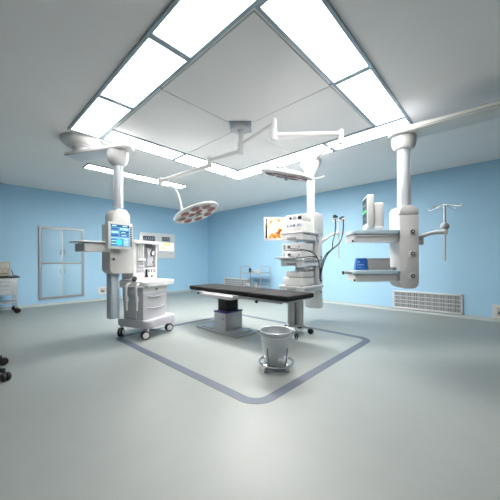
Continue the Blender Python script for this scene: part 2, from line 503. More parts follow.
# head outline in (x, z), extruded along y
hd = [(-.15, 1.70), (.13, 1.70), (.13, 1.86), (.12, 1.90), (.09, 1.93), (.075, 1.94), (.07, 1.965), (-.07, 1.965), (-.08, 1.94), (-.11, 1.93), (-.14, 1.90), (-.15, 1.86)]
b.prism(hd, -.105, .11, .012, m=mx)
part('head', b, 'white', t)
b = MB(FLp)
bd = [(.16, 1.735), (-.19, 1.735), (-.19, 1.08), (-.18, 1.04), (-.155, 1.015), (-.12, 1.005), (.16, 1.005)]
b.prism(bd[::-1], -.12, .12, .01, m=mx)
bo = part('service_panel', b, 'warm', t)
sk = part('gas_outlet', MB(FLp).cyl((-.145, -.119, 1.22), (-.145, -.132, 1.22), .026, mi=0).cyl((-.145, -.130, 1.22), (-.145, -.138, 1.22), .017, mi=1), ['grey', 'black'], bo)
b = MB(FLp)
b.prism(rr(.14, .13, .015, cx=-.075, cy=.02), .34, 1.01, .004)
b.box(-.125, -.11, -.052, -.04, .34, 1.0, .002).box(-.04, -.025, -.052, -.04, .34, 1.0, .002)
part('lower_column', b, 'bluegrey', t)
b = MB(FLp)
b.prism(rr(.36, .30, .03, cx=-.37, cy=0), 1.325, 1.435, .012)
sh = part('shelf', b, 'white', t)
b = MB(FLp)
b.prism(rr(.40, .34, .02, cx=-.385, cy=0), 1.443, 1.468, .005)
part('shelf_top', b, 'glass_shelf', sh)
part('shelf_rail', MB(FLp).tube([(-.2, -.18, 1.455), (-.57, -.18, 1.455), (-.60, -.15, 1.455), (-.60, .15, 1.455), (-.57, .18, 1.455), (-.2, .18, 1.455)], .011, 8).tube([(-.2, -.18, 1.455), (-.2, .18, 1.455)], .008, 8), 'white', sh)

# monitor on it
FMo = FLp @ Matrix.Translation((-.095, .0, 0)) @ Matrix.Diagonal((.92, 1, 1, 1))
t = thing('patient_monitor', 'square blue-screened monitor on the front of the left pendant', 'monitor', tuple((FMo @ Vector((0, -.15, 1.38)))), math.radians(8))
b = MB(FMo)
mon = Matrix(((1, 0, 0, -.005), (0, 0, 1, -.2), (0, 1, 0, 1.555), (0, 0, 0, 1)))
b.prism(rr(.40, .375, .012), -.045, .045, .008, m=mon)
part('housing', b, 'warm', t)
b = MB(FMo)
def scr(x0, x1, z0, z1, mi, o=.0005):
    b.box(x0, x1, -.2465 - o, -.2435, z0, z1, 0, mi=mi)
sx0, sx1, sz0, sz1 = -.165, .135, 1.40, 1.71
scr(sx0, sx1, sz0, sz1, 0)
scr(sx0, sx1, 1.675, 1.71, 2, .001)
scr(sx0 + .02, sx0 + .09, 1.685, 1.70, 1, .0015); scr(.02, .1, 1.685, 1.7, 1, .0015)
for i, z in enumerate((1.635, 1.59, 1.545)):
    scr(sx0 + .01, sx0 + .12, z, z + .022, 2 if i != 1 else 1, .001)
    scr(-.02, .12, z, z + .03, 1 if i == 0 else 2, .001)
    scr(0.0, .05 + .02 * i, z + .006, z + .018, 1 if i else 3, .0015)
scr(sx0, sx1, 1.515, 1.525, 1, .001)
for i in range(5):
    scr(sx0 + .012, sx0 + .08, 1.415 + .02 * i, 1.425 + .02 * i, 1 if i % 2 else 2, .001)
    scr(.04, .12, 1.415 + .02 * i, 1.427 + .02 * i, 1, .001)
b.cyl((-.035, -.2475, 1.46), (-.035, -.2435, 1.46), .042, mi=3)
part('screen', b, ['scr', 'scr_hi', 'scr_dk', 'scr_cy'], t)
kb = MB(FMo)
for i in range(9):
    kb.box(.152, .178, -.249, -.244, 1.41 + .033 * i, 1.43 + .033 * i, .002)
part('keypad', kb, 'key', t)
part('mounting_bracket', MB(FMo).box(-.06, .10, -.157, -.118, 1.46, 1.66, .004), 'grey', t)

# ------------------------------------------------------------------ anaesthesia machine
ang = math.radians(20)
FMc = frame_at((2.135, 4.34, 0), ang)
t = thing('anaesthesia_machine', 'pale grey wheeled anaesthesia machine with drawers, gauges and worktop', 'anaesthesia machine', (2.135, 4.34, 0), ang)
part('base', MB(FMc).prism(rr(.68, .68, .10, 6), .165, .285, .03, 3), 'lav', t)
for sx in (-1, 1):
    for sy in (-1, 1):
        p = FMc @ Vector((sx * .27, sy * .27, 0))
        castor(t, p.x, p.y, .17, .065, 'white', 'rubber', ang + .5 * sy, 'white', hubr=.72)
# carcass: tapered a little towards the floor
bxl, bxr = -.33, .20
b = MB(FMc)
b.prism(rr(.51, .40, .03, 4, cx=-.065, cy=-.02), .28, .80, 0, top=rr(.55, .44, .03, 4, cx=-.065, cy=-.02))
ca = part('carcass', b, 'lav', t)
b = MB(FMc)
b.box(-.332, -.30, -.10, .16, .30, .68, .01).box(-.345, -.31, -.10, .16, .66, .74, .012)
part('side_recess', b, 'grey', ca)
for z0, z1 in ((.30, .50), (.51, .68), (.69, .795)):
    k1 = (z0 - .28) / .52; k2 = (z1 - .28) / .52
    y0, y1 = -.21 - .02 * k1, -.21 - .02 * k2
    b = MB(FMc)
    b.prism([(-.315 - .02 * k1, y0 - .012), (.185 + .02 * k1, y0 - .012), (.185 + .02 * k1, y0 + .04), (-.315 - .02 * k1, y0 + .04)], z0, z1, 0,
            top=[(-.315 - .02 * k2, y1 - .012), (.185 + .02 * k2, y1 - .012), (.185 + .02 * k2, y1 + .04), (-.315 - .02 * k2, y1 + .04)])
    dr = part('drawer', b, 'grey' if z1 < .75 else 'white', t)
    if z1 < .75:
        ym = (y0 + y1) / 2 - .016
        hz = z1 - .045
        part('handle', MB(FMc).tube([(-.24, ym + .004, hz + .012), (-.16, ym - .016, hz - .006), (-.06, ym - .02, hz - .012), (.04, ym - .016, hz - .006), (.12, ym + .004, hz + .012)], .011, 8, smooth=2), 'lav', dr)
    else:
        part('lock', MB(FMc).cyl((-.05, y1 - .008, .74), (-.05, y1 - .026, .74), .014), 'midgrey', dr)
wt = MB(FMc)
wt.prism(rr(.70, .62, .07, 6, cx=-.02, cy=-.01), .80, .875, .02, 3)
part('worktop', wt, 'white', t)
part('worktop_mat', MB(FMc).prism(rr(.36, .28, .03, 5, cx=.10, cy=-.14), .872, .880, .002), 'grey', t)
# left handle rail and hooks
for yy, xx in ((-.20, -.39), (-.02, -.41)):
    part('bag_arm', MB(FMc).tube([(-.30, yy, .80), (-.34, yy, .845), (xx - .02, yy, .84), (xx - .045, yy, .77), (xx - .03, yy, .60), (xx - .03, yy, .45)], [.018, .02, .02, .018, .014, .014], 12, smooth=2)
         .cyl((xx - .03, yy, .58), (xx - .03, yy, .66), .024), 'white', t)
part('push_rail', MB(FMc).tube([(-.30, -.28, .80), (-.40, -.26, .80), (-.42, -.2, .80), (-.42, .18, .80), (-.40, .24, .80), (-.30, .26, .80)], .014, 10, smooth=2), 'grey', t)
kn = part('valve', MB(FMc).cyl((-.33, -.06, .87), (-.33, -.06, .905), .025).cyl((-.33, -.06, .90), (-.36, -.10, .93), .035, mi=1, bev=.006), ['grey', 'black'], t)
part('hose_tray', MB(FMc).box(-.36, -.20, -.05, .2, .872, .90, .008).tube([(-.34, .02, .905), (-.28, -.03, .92), (-.24, .06, .92), (-.26, .15, .91)], .012, 8, smooth=2), 'lav', t)
# upper unit
b = MB(FMc)
b.box(-.27, -.225, .02, .27, .875, 1.48, .008)                      # left cheek
b.box(.225, .255, .02, .27, .875, 1.48, .008)                       # right cheek
b.box(-.24, .24, .24, .27, .875, 1.48, .004)                        # back
b.box(-.24, -.03, .03, .25, .875, 1.48, .006)                       # flow meter column
b.box(-.04, .24, .03, .25, .875, 1.075, .008)                       # lower fascia
up = part('upper_unit', b, 'white', t)
part('top_shelf', MB(FMc).prism(rr(.60, .32, .03, 5, cx=0.0, cy=.14), 1.475, 1.525, .012, 2), 'white', t)
part('niche', MB(FMc).box(-.035, .228, .10, .245, 1.07, 1.478, .002), 'midgrey', up)
b = MB(FMc)
b.box(-.195, -.045, .024, .036, 1.24, 1.46, .003)
b.box(-.195, -.045, .024, .036, 1.00, 1.185, .003)
fm = part('flow_meters', b, 'grey', up)
for i in range(3):
    part('flow_tube', MB(FMc).cyl((-.17 + .05 * i, .02, 1.25), (-.17 + .05 * i, .02, 1.45), .009, seg=8), 'white', fm)
    for j in range(3):
        part('knob', MB(FMc).cyl((-.17 + .05 * i, .026, 1.03 + .055 * j), (-.17 + .05 * i, .012, 1.03 + .055 * j), .012, seg=10), 'midgrey', fm)
part('knob_ledge', MB(FMc).box(-.205, -.035, -.01, .035, 1.19, 1.235, .008), 'white', up)
vp = part('vaporiser', MB(FMc).box(.06, .19, .04, .13, 1.10, 1.36, .015).box(.075, .175, .06, .12, 1.36, 1.40, .01), 'grey', t)
part('gauge', MB(FMc).cyl((.165, .045, 1.32), (.165, .02, 1.32), .045, mi=0, seg=24).cyl((.165, .021, 1.32), (.165, .0185, 1.32), .036, mi=1, seg=24)
     .box(.160, .190, .015, .019, 1.317, 1.323, 0, mi=0), ['black', 'white'], vp)
part('dial', MB(FMc).cyl((.18, .045, 1.17), (.18, .025, 1.17), .018), 'tan', vp)
part('absorber_tube', MB(FMc).cyl((.0, .012, .93), (.0, .012, 1.055), .016, bev=.004).cyl((.0, .01, .92), (.0, .01, .955), .026, bev=.005), 'black', t)
for i in range(3):
    part('switch', MB(FMc).box(.055 + .06 * i, .085 + .06 * i, .016, .034, 1.00, 1.055, .006), 'midgrey', t)
part('button', MB(FMc).cyl((.14, .032, .935), (.14, .012, .935), .022), 'tan', t)

# ------------------------------------------------------------------ drug trolley at the left edge
t = thing('trolley', 'grey metal drawer trolley against the wall at the left edge of the picture', 'trolley', (.45, 8.5, 0))
x0, x1, y0, y1 = 0.0, .93, 8.22, 8.74
part('top', MB().box(x0 - .03, x1 + .04, y0 - .03, y1 + .03, .815, .845, .006), 'black', t)
part('cabinet', MB().box(x0, x1, y0, y1, .42, .815, .006), 'trolley_steel', t)
for i in range(4):
    za = .43 + .094 * i
    dr = part('drawer', MB().box(x0 + .02, x1 - .13, y0 - .014, y0 + .002, za, za + .087, .003), 'trolley_steel', t)
    part('handle', MB().box(x0 + .25, x1 - .35, y0 - .03, y0 - .012, za + .06, za + .072, .003), 'aluminium', dr)
part('lower_shelf', MB().box(x0, x1, y0 + .01, y1 - .01, .235, .26, .005), 'trolley_steel', t)
for xx in (x0 + .03, x1 - .03):
    for yy in (y0 + .03, y1 - .03):
        part('leg', MB().box(xx - .018, xx + .018, yy - .018, yy + .018, .12, .43, .003), 'trolley_steel', t)
        castor(t, xx, yy, .125, .055, 'black', 'rubber', 2.5 if xx > .5 else .4, 'black')
t = thing('bench_monitor', 'small tan instrument with dark screen standing on the trolley at the left edge', 'instrument', (.54, 8.47, .847))
F = frame_at((.54, 8.47, .846), 0)
part('case', MB(F).box(-.27, .27, -.17, .17, .015, .33, .012), 'tan', t)
part('screen', MB(F).box(-.22, .06, -.175, -.168, .19, .30, .003), 'scr_black', t)
part('control_strip', MB(F).box(.10, .245, -.176, -.168, .19, .30, .003), 'beigebox', t)
for i in range(5):
    part('button', MB(F).box(-.22 + .09 * i, -.16 + .09 * i, -.178, -.168, .12, .15, .004), 'beigebox', t)

part('slot', MB(F).box(-.20, .22, -.174, -.168, .06, .08, .002), 'key', t)
for sx in (-1, 1):
    for sy in (-1, 1):
        part('foot', MB(F).cyl((sx * .22, sy * .12, 0), (sx * .22, sy * .12, .018), .02), 'black', t)
solo('cable', MB().tube([(.83, 8.42, 1.0), (.85, 8.40, .96), (.86, 8.36, .87), (.89, 8.32, .858), (.93, 8.28, .858)], .008, 8, smooth=2), 'black',
     'short black lead trailing from the tan instrument onto the trolley top', 'cable', (.83, 8.42, 1.0))

# wheeled base at the lower left edge
t = thing('wheeled_stand', 'black castors of a wheeled base poking in at the lower left edge', 'stand', (-.065, 3.98, 0))
F = frame_at((-.065, 3.98, 0), 0)
part('hub', MB(F).lathe([(0, .08), (.055, .08), (.06, .13), (.035, .18), (.02, .2), (.02, .52), (0, .52)], 20), 'black', t)
for k in range(5):
    a = math.radians(-2 + 72 * k - 36)
    e = Vector((.475 * math.cos(a), .475 * math.sin(a), 0))
    part('foot', MB(F).tube([(0, 0, .12), (e.x * .5, e.y * .5, .115), (e.x, e.y, .10)], [.032, .028, .022], 10), 'black', t)
    p = F @ e
    castor(t, p.x, p.y, .10, .041, 'black', 'rubber', a + 2.6, 'black', .026)
part('seat', MB(F).lathe([(0, .52), (.14, .52), (.17, .535), (.175, .56), (.16, .585), (0, .59)], 28), 'mattress', t)

# ------------------------------------------------------------------ operating table
TA = math.radians(-1.6)
FT = frame_at((3.315, 3.265, 0), TA)
t = thing('operating_table', 'operating table with black mattress on a stainless pedestal in the middle', 'operating table', (3.12, 3.5, 0), TA)
FP = frame_at((3.12, 3.5, 0), 0)
part('base_plate', MB(FP).prism(rr(.42, 1.06, .02, 4, cx=-.01, cy=.02), 0, .03, .008).prism(rr(.36, .9, .02, 4, cx=-.01), .029, .05, .006), 'steel', t)
pd = part('pedestal', MB(FP).box(-.19, .19, -.21, .08, .048, .335, .008), 'steel', t)
part('pedestal_cover', MB(FP).box(-.195, .195, -.215, .085, .333, .357, .006), 'purple', t)
lb = MB(FP)
for a, q in ((-.165, .02), (-.14, .012), (-.12, .018)):
    lb.box(-.1915, -.19, a, a + q, .235, .25, 0)
lb.box(-.1915, -.19, -.17, -.09, .15, .155, 0)
part('marking', lb, 'logo', pd)
b = MB(FP)
zz = .355
b.prism(rr(.25, .22, .02, 3, cx=0, cy=-.06), .355, .60)
for i in range(8):
    b.prism(rr(.28, .25, .03, 3, cx=0, cy=-.06), .362 + .028 * i, .378 + .028 * i, .006)
part('bellows', b, 'bellows', t)
part('head_plate', MB(FP).box(-.21, .17, -.35, .42, .565, .625, .012).box(-.15, .12, -.45, .55, .60, .64, .006), 'aluminium', t)
fb = MB(FT)
fb.box(-.29, .29, -1.14, 1.14, .615, .638, .004)
part('top_frame', fb, 'aluminium', t)
for s in (-1, 1):
    b = MB(FT)
    b.box(s * .318 - .006, s * .318 + .006, -1.08, 1.10, .600, .630, .003)
    for yy in (-1.0, -.35, .35, 1.0):
        x = s * .30
        b.box(min(x, s * .318), max(x, s * .318), yy - .02, yy + .02, .605, .625, .002)
    part('side_rail', b, 'steel', t)
part('clamp_knob', MB(FT).cyl((-.32, -.62, .60), (-.35, -.62, .585), .022, bev=.004).cyl((-.32, -.62, .612), (-.335, -.62, .592), .012), 'black', t)
part('clamp_knob', MB(FT).cyl((-.32, .85, .60), (-.345, .85, .59), .018, bev=.004), 'black', t)
for ya, yb in ((-1.18, -.42), (-.41, .45), (.46, 1.18)):
    b = MB(FT)
    b.box(-.315, .315, ya, yb, .640, .712, .02, 3)
    mt = part('mattress', b, 'mattress', t)
    part('stitching', MB(FT).tube([(-.311, ya + .01, .682), (-.311, yb - .01, .682)], .0035, 6).tube([(.311, ya + .01, .682), (.311, yb - .01, .682)], .0035, 6), 'key', mt)

# ------------------------------------------------------------------ kick bucket
BC = Vector((2.405, 1.866, 0))
F = frame_at(BC, CR)
bs = thing('bucket_stand', 'chrome ring stand on small castors carrying the steel bucket', 'bucket stand', BC)
b = MB(F)
circ = lambda r, z, n=40: [(r * math.cos(2 * PI * i / n), r * math.sin(2 * PI * i / n), z) for i in range(n)]
b.tube(circ(.185, .075), .013, 10, closed=True)
part('bumper_ring', b, 'chrome', bs)
b = MB(F)
b.tube(circ(.125, .062), .008, 8, closed=True)
for k in range(4):
    a = PI / 4 + k * PI / 2
    b.tube([(.125 * math.cos(a), .125 * math.sin(a), .062), (.185 * math.cos(a), .185 * math.sin(a), .07)], .007, 8)
part('cradle', b, 'chrome', bs)
for k in range(4):
    a = PI / 4 + k * PI / 2 + CR
    castor(bs, BC.x + .172 * math.cos(a), BC.y + .172 * math.sin(a), .068, .024, 'chrome', 'steel', a + .8, 'chrome', .014)
for sx in (-1, 1):
    for sy in (-1, 1):
        part('support_rod', MB(F).tube([(sx * .075, sy * .105, .064), (sx * .092, sy * .124, .10), (sx * .108, sy * .135, .26)], .005, 8), 'key', bs)
bk = thing('bucket', 'tapered stainless steel bucket with drooping bail handle in the foreground', 'bucket', (BC.x, BC.y, .07))
b = MB(F)
M['bucket_steel'] = mat('brushed_bucket_steel', (0.60, 0.63, 0.66), 0.38, 0.7, noise=0.05, nscale=40, stretch=(1, 1, .08))
b.lathe([(0, .072), (.118, .072), (.126, .085), (.178, .412), (.184, .417), (.185, .422), (.181, .426), (.176, .423), (.172, .412), (.118, .092), (0, .09)], 48)
part('shell', b, 'bucket_steel', bk)
hd = MB(F)
hp = []
for i in range(15):
    a = PI + PI * i / 14
    hp.append((.192 * math.cos(a), .192 * math.sin(a) * 1.02, .395 - .028 * math.sin(PI * i / 14)))
hd.tube(hp, .004, 8)
part('bail_handle', hd, 'midgrey', bk)
for s in (-1, 1):
    part('handle_lug', MB(F).box(s * .183 - .008, s * .183 + .010, -.018, .018, .375, .43, .004).cyl((s * .18, 0, .395), (s * .2, 0, .395), .008, seg=10), 'steel', bk)

# ------------------------------------------------------------------ low steel stand behind the table end
SCN = Vector((3.80, 2.545, 0))
sa = math.radians(-46)
F = frame_at(SCN, sa)
t = thing('mobile_stand', 'low stainless steel box column on castors behind the right end of the table', 'stand', SCN, sa)
b = MB(F)
b.box(-.125, -.03, -.06, .06, .13, .585, .006).box(.045, .125, -.06, .06, .13, .585, .006)
part('column', b, 'steel', t)
part('groove', MB(F).box(-.032, .047, -.045, .05, .13, .58, .003), 'midgrey', t)
part('rod', MB(F).cyl((.0, -.058, .12), (.0, -.058, .50), .012), 'key', t)
part('top_plate', MB(F).box(-.15, .15, -.09, .09, .585, .605, .005), 'steel', t)
for wx, wy in ((3.55, 2.36), (3.885, 2.335), (4.08, 2.66), (3.76, 2.72)):
    q = F.inverted() @ Vector((wx, wy, 0))
    part('foot', MB(F).tube([(q.x * .35, q.y * .35, .12), (q.x * .75, q.y * .75, .108), (q.x, q.y, .098)], [.02, .018, .016], 10).cyl((q.x, q.y, .08), (q.x, q.y, .11), .016, seg=12), 'steel', t)
    castor(t, wx, wy, .085, .042, 'black', 'rubber', sa + PI / 2 + q.x * 4, 'black', .022)
part('base', MB(F).box(-.14, .14, -.075, .075, .105, .135, .006), 'steel', t)

# ------------------------------------------------------------------ endoscopy pendant
PE = Vector((4.68, 2.76, 0))
t = thing('ceiling_pendant', 'white ceiling pendant with shelves of stacked devices behind the operating table', 'ceiling pendant', (PE.x, PE.y, H))
F = frame_at(PE, 0)
part('ceiling_bell', MB(F).lathe([(0, 3.104), (.20, 3.104), (.20, 3.06), (.18, 3.02), (.14, 2.95), (.10, 2.90), (.085, 2.86), (0, 2.86)], 36), 'white', t)
part('column', MB(F).lathe([(0, 2.05), (.07, 2.05), (.07, 2.87), (0, 2.87)], 28), 'white', t)
b = MB(F)
hd = [(-.17, 1.66), (.20, 1.66), (.20, 1.98), (.185, 2.04), (.15, 2.075), (.08, 2.09), (-.06, 2.09), (-.13, 2.075), (-.16, 2.04), (-.17, 1.98)]
b.prism(hd, -.16, .16, .015, m=mx)
part('head', b, 'white', t)
b = MB(F)
b.box(.01, .17, -.15, .15, .26, 1.67, .015)
b.box(-.02, .02, -.11, .11, .30, 1.67, .004)
sp = part('spine', b, 'white', t)
for z in (1.24, 1.02, .80, .58):
    part('gas_outlet', MB(F).cyl((.09, -.149, z), (.09, -.162, z), .028, mi=0).cyl((.09, -.160, z), (.09, -.168, z), .017, mi=1), ['grey', 'black'], sp)
# shelves, reaching towards -X from the spine
def shelf(z, x0, x1, y0, y1, th, handle=True):
    s = part('shelf', MB().box(x0, x1, y0, y1, z - .028, z, .008), 'white', t)
    part('drawer', MB().box(x0 + .02, x1 - .02, y0 + .02, y1 - .02, z - th, z - .028, .008), 'white', s)
    if handle:
        part('handle', MB().box(x0 - .005, x0 + .025, (y0 + y1) / 2 - .09, (y0 + y1) / 2 + .09, z - th + .025, z - th + .055, .006), 'midgrey', s)
    for yy in (y0 - .006, y1 + .006):
        part('rail', MB().box(x0 + .02, x1, yy - .008, yy + .008, z - .03, z - .005, .003), 'aluminium', s)
shelf(1.70, 4.08, 4.70, 2.56, 3.06, .15)
shelf(1.215, 4.05, 4.70, 2.54, 3.06, .13)
shelf(.725, 4.06, 4.70, 2.52, 3.08, .09)
b = MB()
for yy in (2.60, 3.02):
    b.box(4.55, 4.60, yy - .02, yy + .02, .64, 1.69, .006)
part('upright', b, 'grey', t)
# scope arm on the right
SP = Vector((5.055, 2.375, 0))
part('scope_arm', MB().tube([(4.85, 2.62, 1.58), (4.90, 2.56, 1.60), (4.95, 2.50, 1.68), (SP.x, SP.y, 1.72)], [.04, .03, .024, .024], 12, smooth=1).cyl((4.86, 2.63, 1.52), (4.86, 2.63, 1.64), .042), 'white', t)
sa_ = part('scope_pole', MB(frame_at(SP, 0)).cyl((0, 0, 1.22), (0, 0, 1.95), .014).cyl((0, 0, 1.69), (0, 0, 1.77), .03, bev=.006), 'white', t)
F2 = frame_at(SP, CR)
part('scope_holder', MB(F2).box(-.11, .11, -.03, .05, 1.935, 1.965, .008), 'white', sa_)

# devices on its shelves
def device(x0, x1, y0, y1, z0, z1, label, face=None, m='warm', kind='endoscopy_unit'):
    o = thing(kind, label, 'medical device', ((x0 + x1) / 2, (y0 + y1) / 2, z0 + .0005), 0, 'device boxes stacked on the endoscopy pendant')
    part('case', MB().box(x0 + .006, x1, y0, y1, z0 + .012, z1 - .001, .008), m, o)
    part('front_panel', MB().box(x0, x0 + .010, y0 + .005, y1 - .005, z0 + .014, z1 - .004, .004), 'white', o)
    for xx in (x0 + .05, x1 - .05):
        for yy in (y0 + .05, y1 - .05):
            part('foot', MB().cyl((xx, yy, z0 + .0005), (xx, yy, z0 + .014), .016, seg=12), 'black', o)
    if face: face(o, x0, y0, y1, z0, z1)
    return o
def face_buttons(o, x0, y0, y1, z0, z1):
    w = y1 - y0; h = z1 - z0
    for i, (fr, mm) in enumerate(((.78, 'bluemark'), (.58, 'midgrey'), (.42, 'logo'), (.20, 'tan'), (.1, 'bluemark'))):
        y = y0 + w * fr
        part('button', MB().cyl((x0 + .002, y, z0 + h * .6), (x0 - .008, y, z0 + h * .6), .022, seg=14), mm, o)
    part('label_strip', MB().box(x0 - .003, x0 + .002, y0 + .03, y1 - .05, z0 + .022, z0 + .06, .001), 'beigebox', o)
def face_displays(o, x0, y0, y1, z0, z1):
    w = y1 - y0
    part('display', MB().box(x0 - .004, x0 + .002, y0 + .03, y0 + w * .28, z0 + .03, z1 - .03, .002), 'clock', o)
    part('display', MB().box(x0 - .004, x0 + .002, y0 + w * .36, y0 + w * .56, z0 + .03, z1 - .03, .002), 'midgrey', o)
    part('connector', MB().cyl((x0 + .002, y0 + w * .7, (z0 + z1) / 2), (x0 - .02, y0 + w * .7, (z0 + z1) / 2), .022), 'black', o)
def face_port(o, x0, y0, y1, z0, z1):
    w = y1 - y0
    part('port', MB().cyl((x0 + .002, y0 + w * .62, (z0 + z1) / 2), (x0 - .025, y0 + w * .62, (z0 + z1) / 2), .026), 'black', o)
    part('vent', MB().box(x0 - .003, x0 + .002, y1 - .07, y1 - .02, z0 + .025, z1 - .02, .002), 'midgrey', o)
    part('switch', MB().box(x0 - .004, x0 + .002, y0 + .04, y0 + .07, (z0 + z1) / 2 - .012, (z0 + z1) / 2 + .012, .002), 'key', o)
device(4.14, 4.60, 2.62, 3.02, 1.70, 1.895, 'white device with blue buttons on the top shelf of the endoscopy pendant', face_buttons)
device(4.18, 4.49, 2.63, 3.00, 1.895, 2.02, 'slim device with black displays, topmost of the endoscopy pendant stack', face_displays)
device(4.12, 4.52, 2.62, 3.04, 1.357, 1.50, 'device with black port, upper one of the middle shelf pair', face_port)
device(4.12, 4.52, 2.62, 3.04, 1.215, 1.357, 'device with black port and cable, lower one of the middle shelf pair', face_port)
device(4.10, 4.52, 2.60, 3.02, .725, .87, 'plain white box lowest on the bottom shelf of the endoscopy pendant', None)
device(4.14, 4.52, 2.62, 2.98, .87, .985, 'slimmer white box second from the bottom on the endoscopy pendant', None)
device(4.26, 4.52, 2.63, 2.86, .985, 1.06, 'small flat box on top of the two white boxes on the bottom shelf', None)
solo('equipment_tray', MB().box(4.0, 4.08, 2.66, 3.12, 1.217, 1.235, .004).box(3.995, 4.005, 2.66, 3.12, 1.217, 1.25, .003), 'aluminium',
     'narrow silver tray projecting from the left front of the middle pendant shelf', 'tray', (4.02, 2.9, 1.2165))

# endoscopy screen on its arm
yaw = math.radians(43.17)
fw = Vector((math.cos(yaw), math.sin(yaw), 0)); rt = Vector((math.sin(yaw), -math.cos(yaw), 0))
c = Vector((0, 0, 1.2)) + fw * 5.55 + rt * .62
c.z = 1.825
F = frame_at((c.x, c.y, 0), CR + math.radians(4))
t = thing('display_screen', 'white framed screen showing an orange endoscopic picture left of the device stack', 'screen', (c.x, c.y, c.z - .24), CR + math.radians(4))
b = MB(F)
pm = Matrix(((1, 0, 0, 0), (0, 0, 1, 0), (0, 1, 0, c.z), (0, 0, 0, 1)))
b.prism(rr(.66, .47, .015), -.02, .035, .006, m=pm)
part('housing', b, 'white', t)
part('picture', MB(F).box(-.275, .29, -.0245, -.0185, c.z - .19, c.z + .20, .001), 'endo', t)
part('picture_border', MB(F).box(-.305, -.272, -.0245, -.0185, c.z - .19, c.z + .20, .001), 'scr_black', t)
part('arm', MB(F).tube([(.1, .03, c.z), (.16, .10, c.z), (.30, .09, c.z - .02), (.42, -.0, c.z - .04)], .022, 10, smooth=1), 'white', t)

# endoscope heads with cables, hung on the holder
cabs = []
for s, lab, ze in ((-1, 'taller black endoscope head on the left of the white holder', 2.06), (1, 'black and white endoscope head on the right of the white holder', 2.03)):
    p = F2 @ Vector((s * .075, .005, 0))
    o = thing('endoscope', lab, 'endoscope', (p.x, p.y, 1.967), 0, 'endoscopes hanging on the pendant holder')
    b = MB(frame_at(p, CR))
    b.cyl((0, 0, 1.967), (0, 0, ze - .03), .03, .036, bev=.006)
    b.sphere((0, 0, ze - .02), .038, .9)
    b.cyl((0, 0, ze - .03), (-s * .06, 0, ze - .03), .018, bev=.004)
    part('head', b, 'black', o)
    part('collar', MB(frame_at(p, CR)).cyl((s * .012, -.02, 1.967), (s * .012, -.02, 2.0), .036, bev=.006), 'white' if s > 0 else 'midgrey', o)
    q = F2 @ Vector((s * .075, -.045, 0))
    e1 = Vector((4.62 + .05 * s, 2.40, 1.32))
    path = [(p.x, p.y, 1.97), (q.x, q.y, 1.99), (q.x, q.y, 1.90), (q.x, q.y, 1.80), (q.x - .02, q.y + .01, 1.66), (q.x - .12, q.y + .01, 1.52), (4.78, 2.36, 1.40), (4.64 + .03 * s, 2.40, 1.32), (4.58 + .03 * s, 2.44, 1.20), (4.54 + .03 * s, 2.47, 1.05), (4.54, 2.49, .88), (4.53, 2.49, .80)]
    part('cable', MB().tube(path, .011, 8, smooth=2), 'black', o)
for i, (zp, lab) in enumerate(((1.428, 'thin black lead from the upper middle-shelf device looping to the right'), (1.286, 'thin black lead from the lower middle-shelf device looping to the right'))):
    solo('cable', MB().tube([(4.085, 2.88, zp), (4.03, 2.84, zp - .02), (4.02, 2.70, zp - .04), (4.06, 2.57, zp - .05), (4.25, 2.50, 1.34 - .08 * i), (4.42, 2.47, 1.24), (4.48, 2.47, 1.05), (4.50, 2.485, .85)], .008, 8, smooth=2), 'black', lab, 'cable', (4.085, 2.88, zp))

# ------------------------------------------------------------------ steel cart near the far wall
x0, x1, y0, y1 = 6.32, 6.80, 5.50, 6.36
t = thing('steel_cart', 'two-shelf stainless instrument cart with hoop ends near the far wall', 'cart', ((x0 + x1) / 2, (y0 + y1) / 2, 0))
for yy in (y0, y1):
    part('hoop', MB().tube([(x0, yy, .10), (x0, yy, .92), (x0 + .015, yy, .97), (x0 + .07, yy, .99), (x1 - .07, yy, .99), (x1 - .015, yy, .97), (x1, yy, .92), (x1, yy, .10)], .014, 10, smooth=1), 'steel', t)
for z in (.80, .36):
    s = part('shelf', MB().box(x0, x1, y0 + .01, y1 - .01, z - .02, z, .005), 'steel', t)
    part('guard_rail', MB().tube([(x0, y0, z + .05), (x0, y1, z + .05)], .007, 8).tube([(x1, y0, z + .05), (x1, y1, z + .05)], .007, 8), 'steel', s)
for xx in (x0, x1):
    for yy in (y0, y1):
        castor(t, xx, yy, .105, .045, 'steel', 'rubber', .7, 'grey', .022)
solo('bottle', MB(frame_at((6.45, 6.05, 0), 0)).lathe([(0, .801), (.04, .801), (.042, .81), (.042, .90), (.02, .92), (.02, .945), (0, .945)], 20), 'black', 'small dark bottle on the top shelf of the steel cart', 'bottle', (6.45, 6.05, .801))
solo('kidney_dish', MB(frame_at((6.5, 5.78, 0), .5)).lathe([(0, .801), (.10, .801), (.13, .86), (.12, .86), (.09, .812), (0, .812)], 24), 'white', 'white dish on the top shelf of the steel cart', 'dish', (6.5, 5.78, .801))
solo('bowl', MB(frame_at((6.45, 6.15, 0), 0)).lathe([(0, .361), (.06, .361), (.11, .43), (.10, .43), (.055, .37), (0, .37)], 24), 'white', 'white bowl on the lower shelf of the steel cart, left one', 'bowl', (6.45, 6.15, .361))
solo('bowl', MB(frame_at((6.45, 5.80, 0), 0)).lathe([(0, .361), (.05, .361), (.07, .47), (.06, .47), (.045, .37), (0, .37)], 24), 'midgrey', 'small grey pot on the lower shelf of the steel cart', 'pot', (6.45, 5.80, .361))

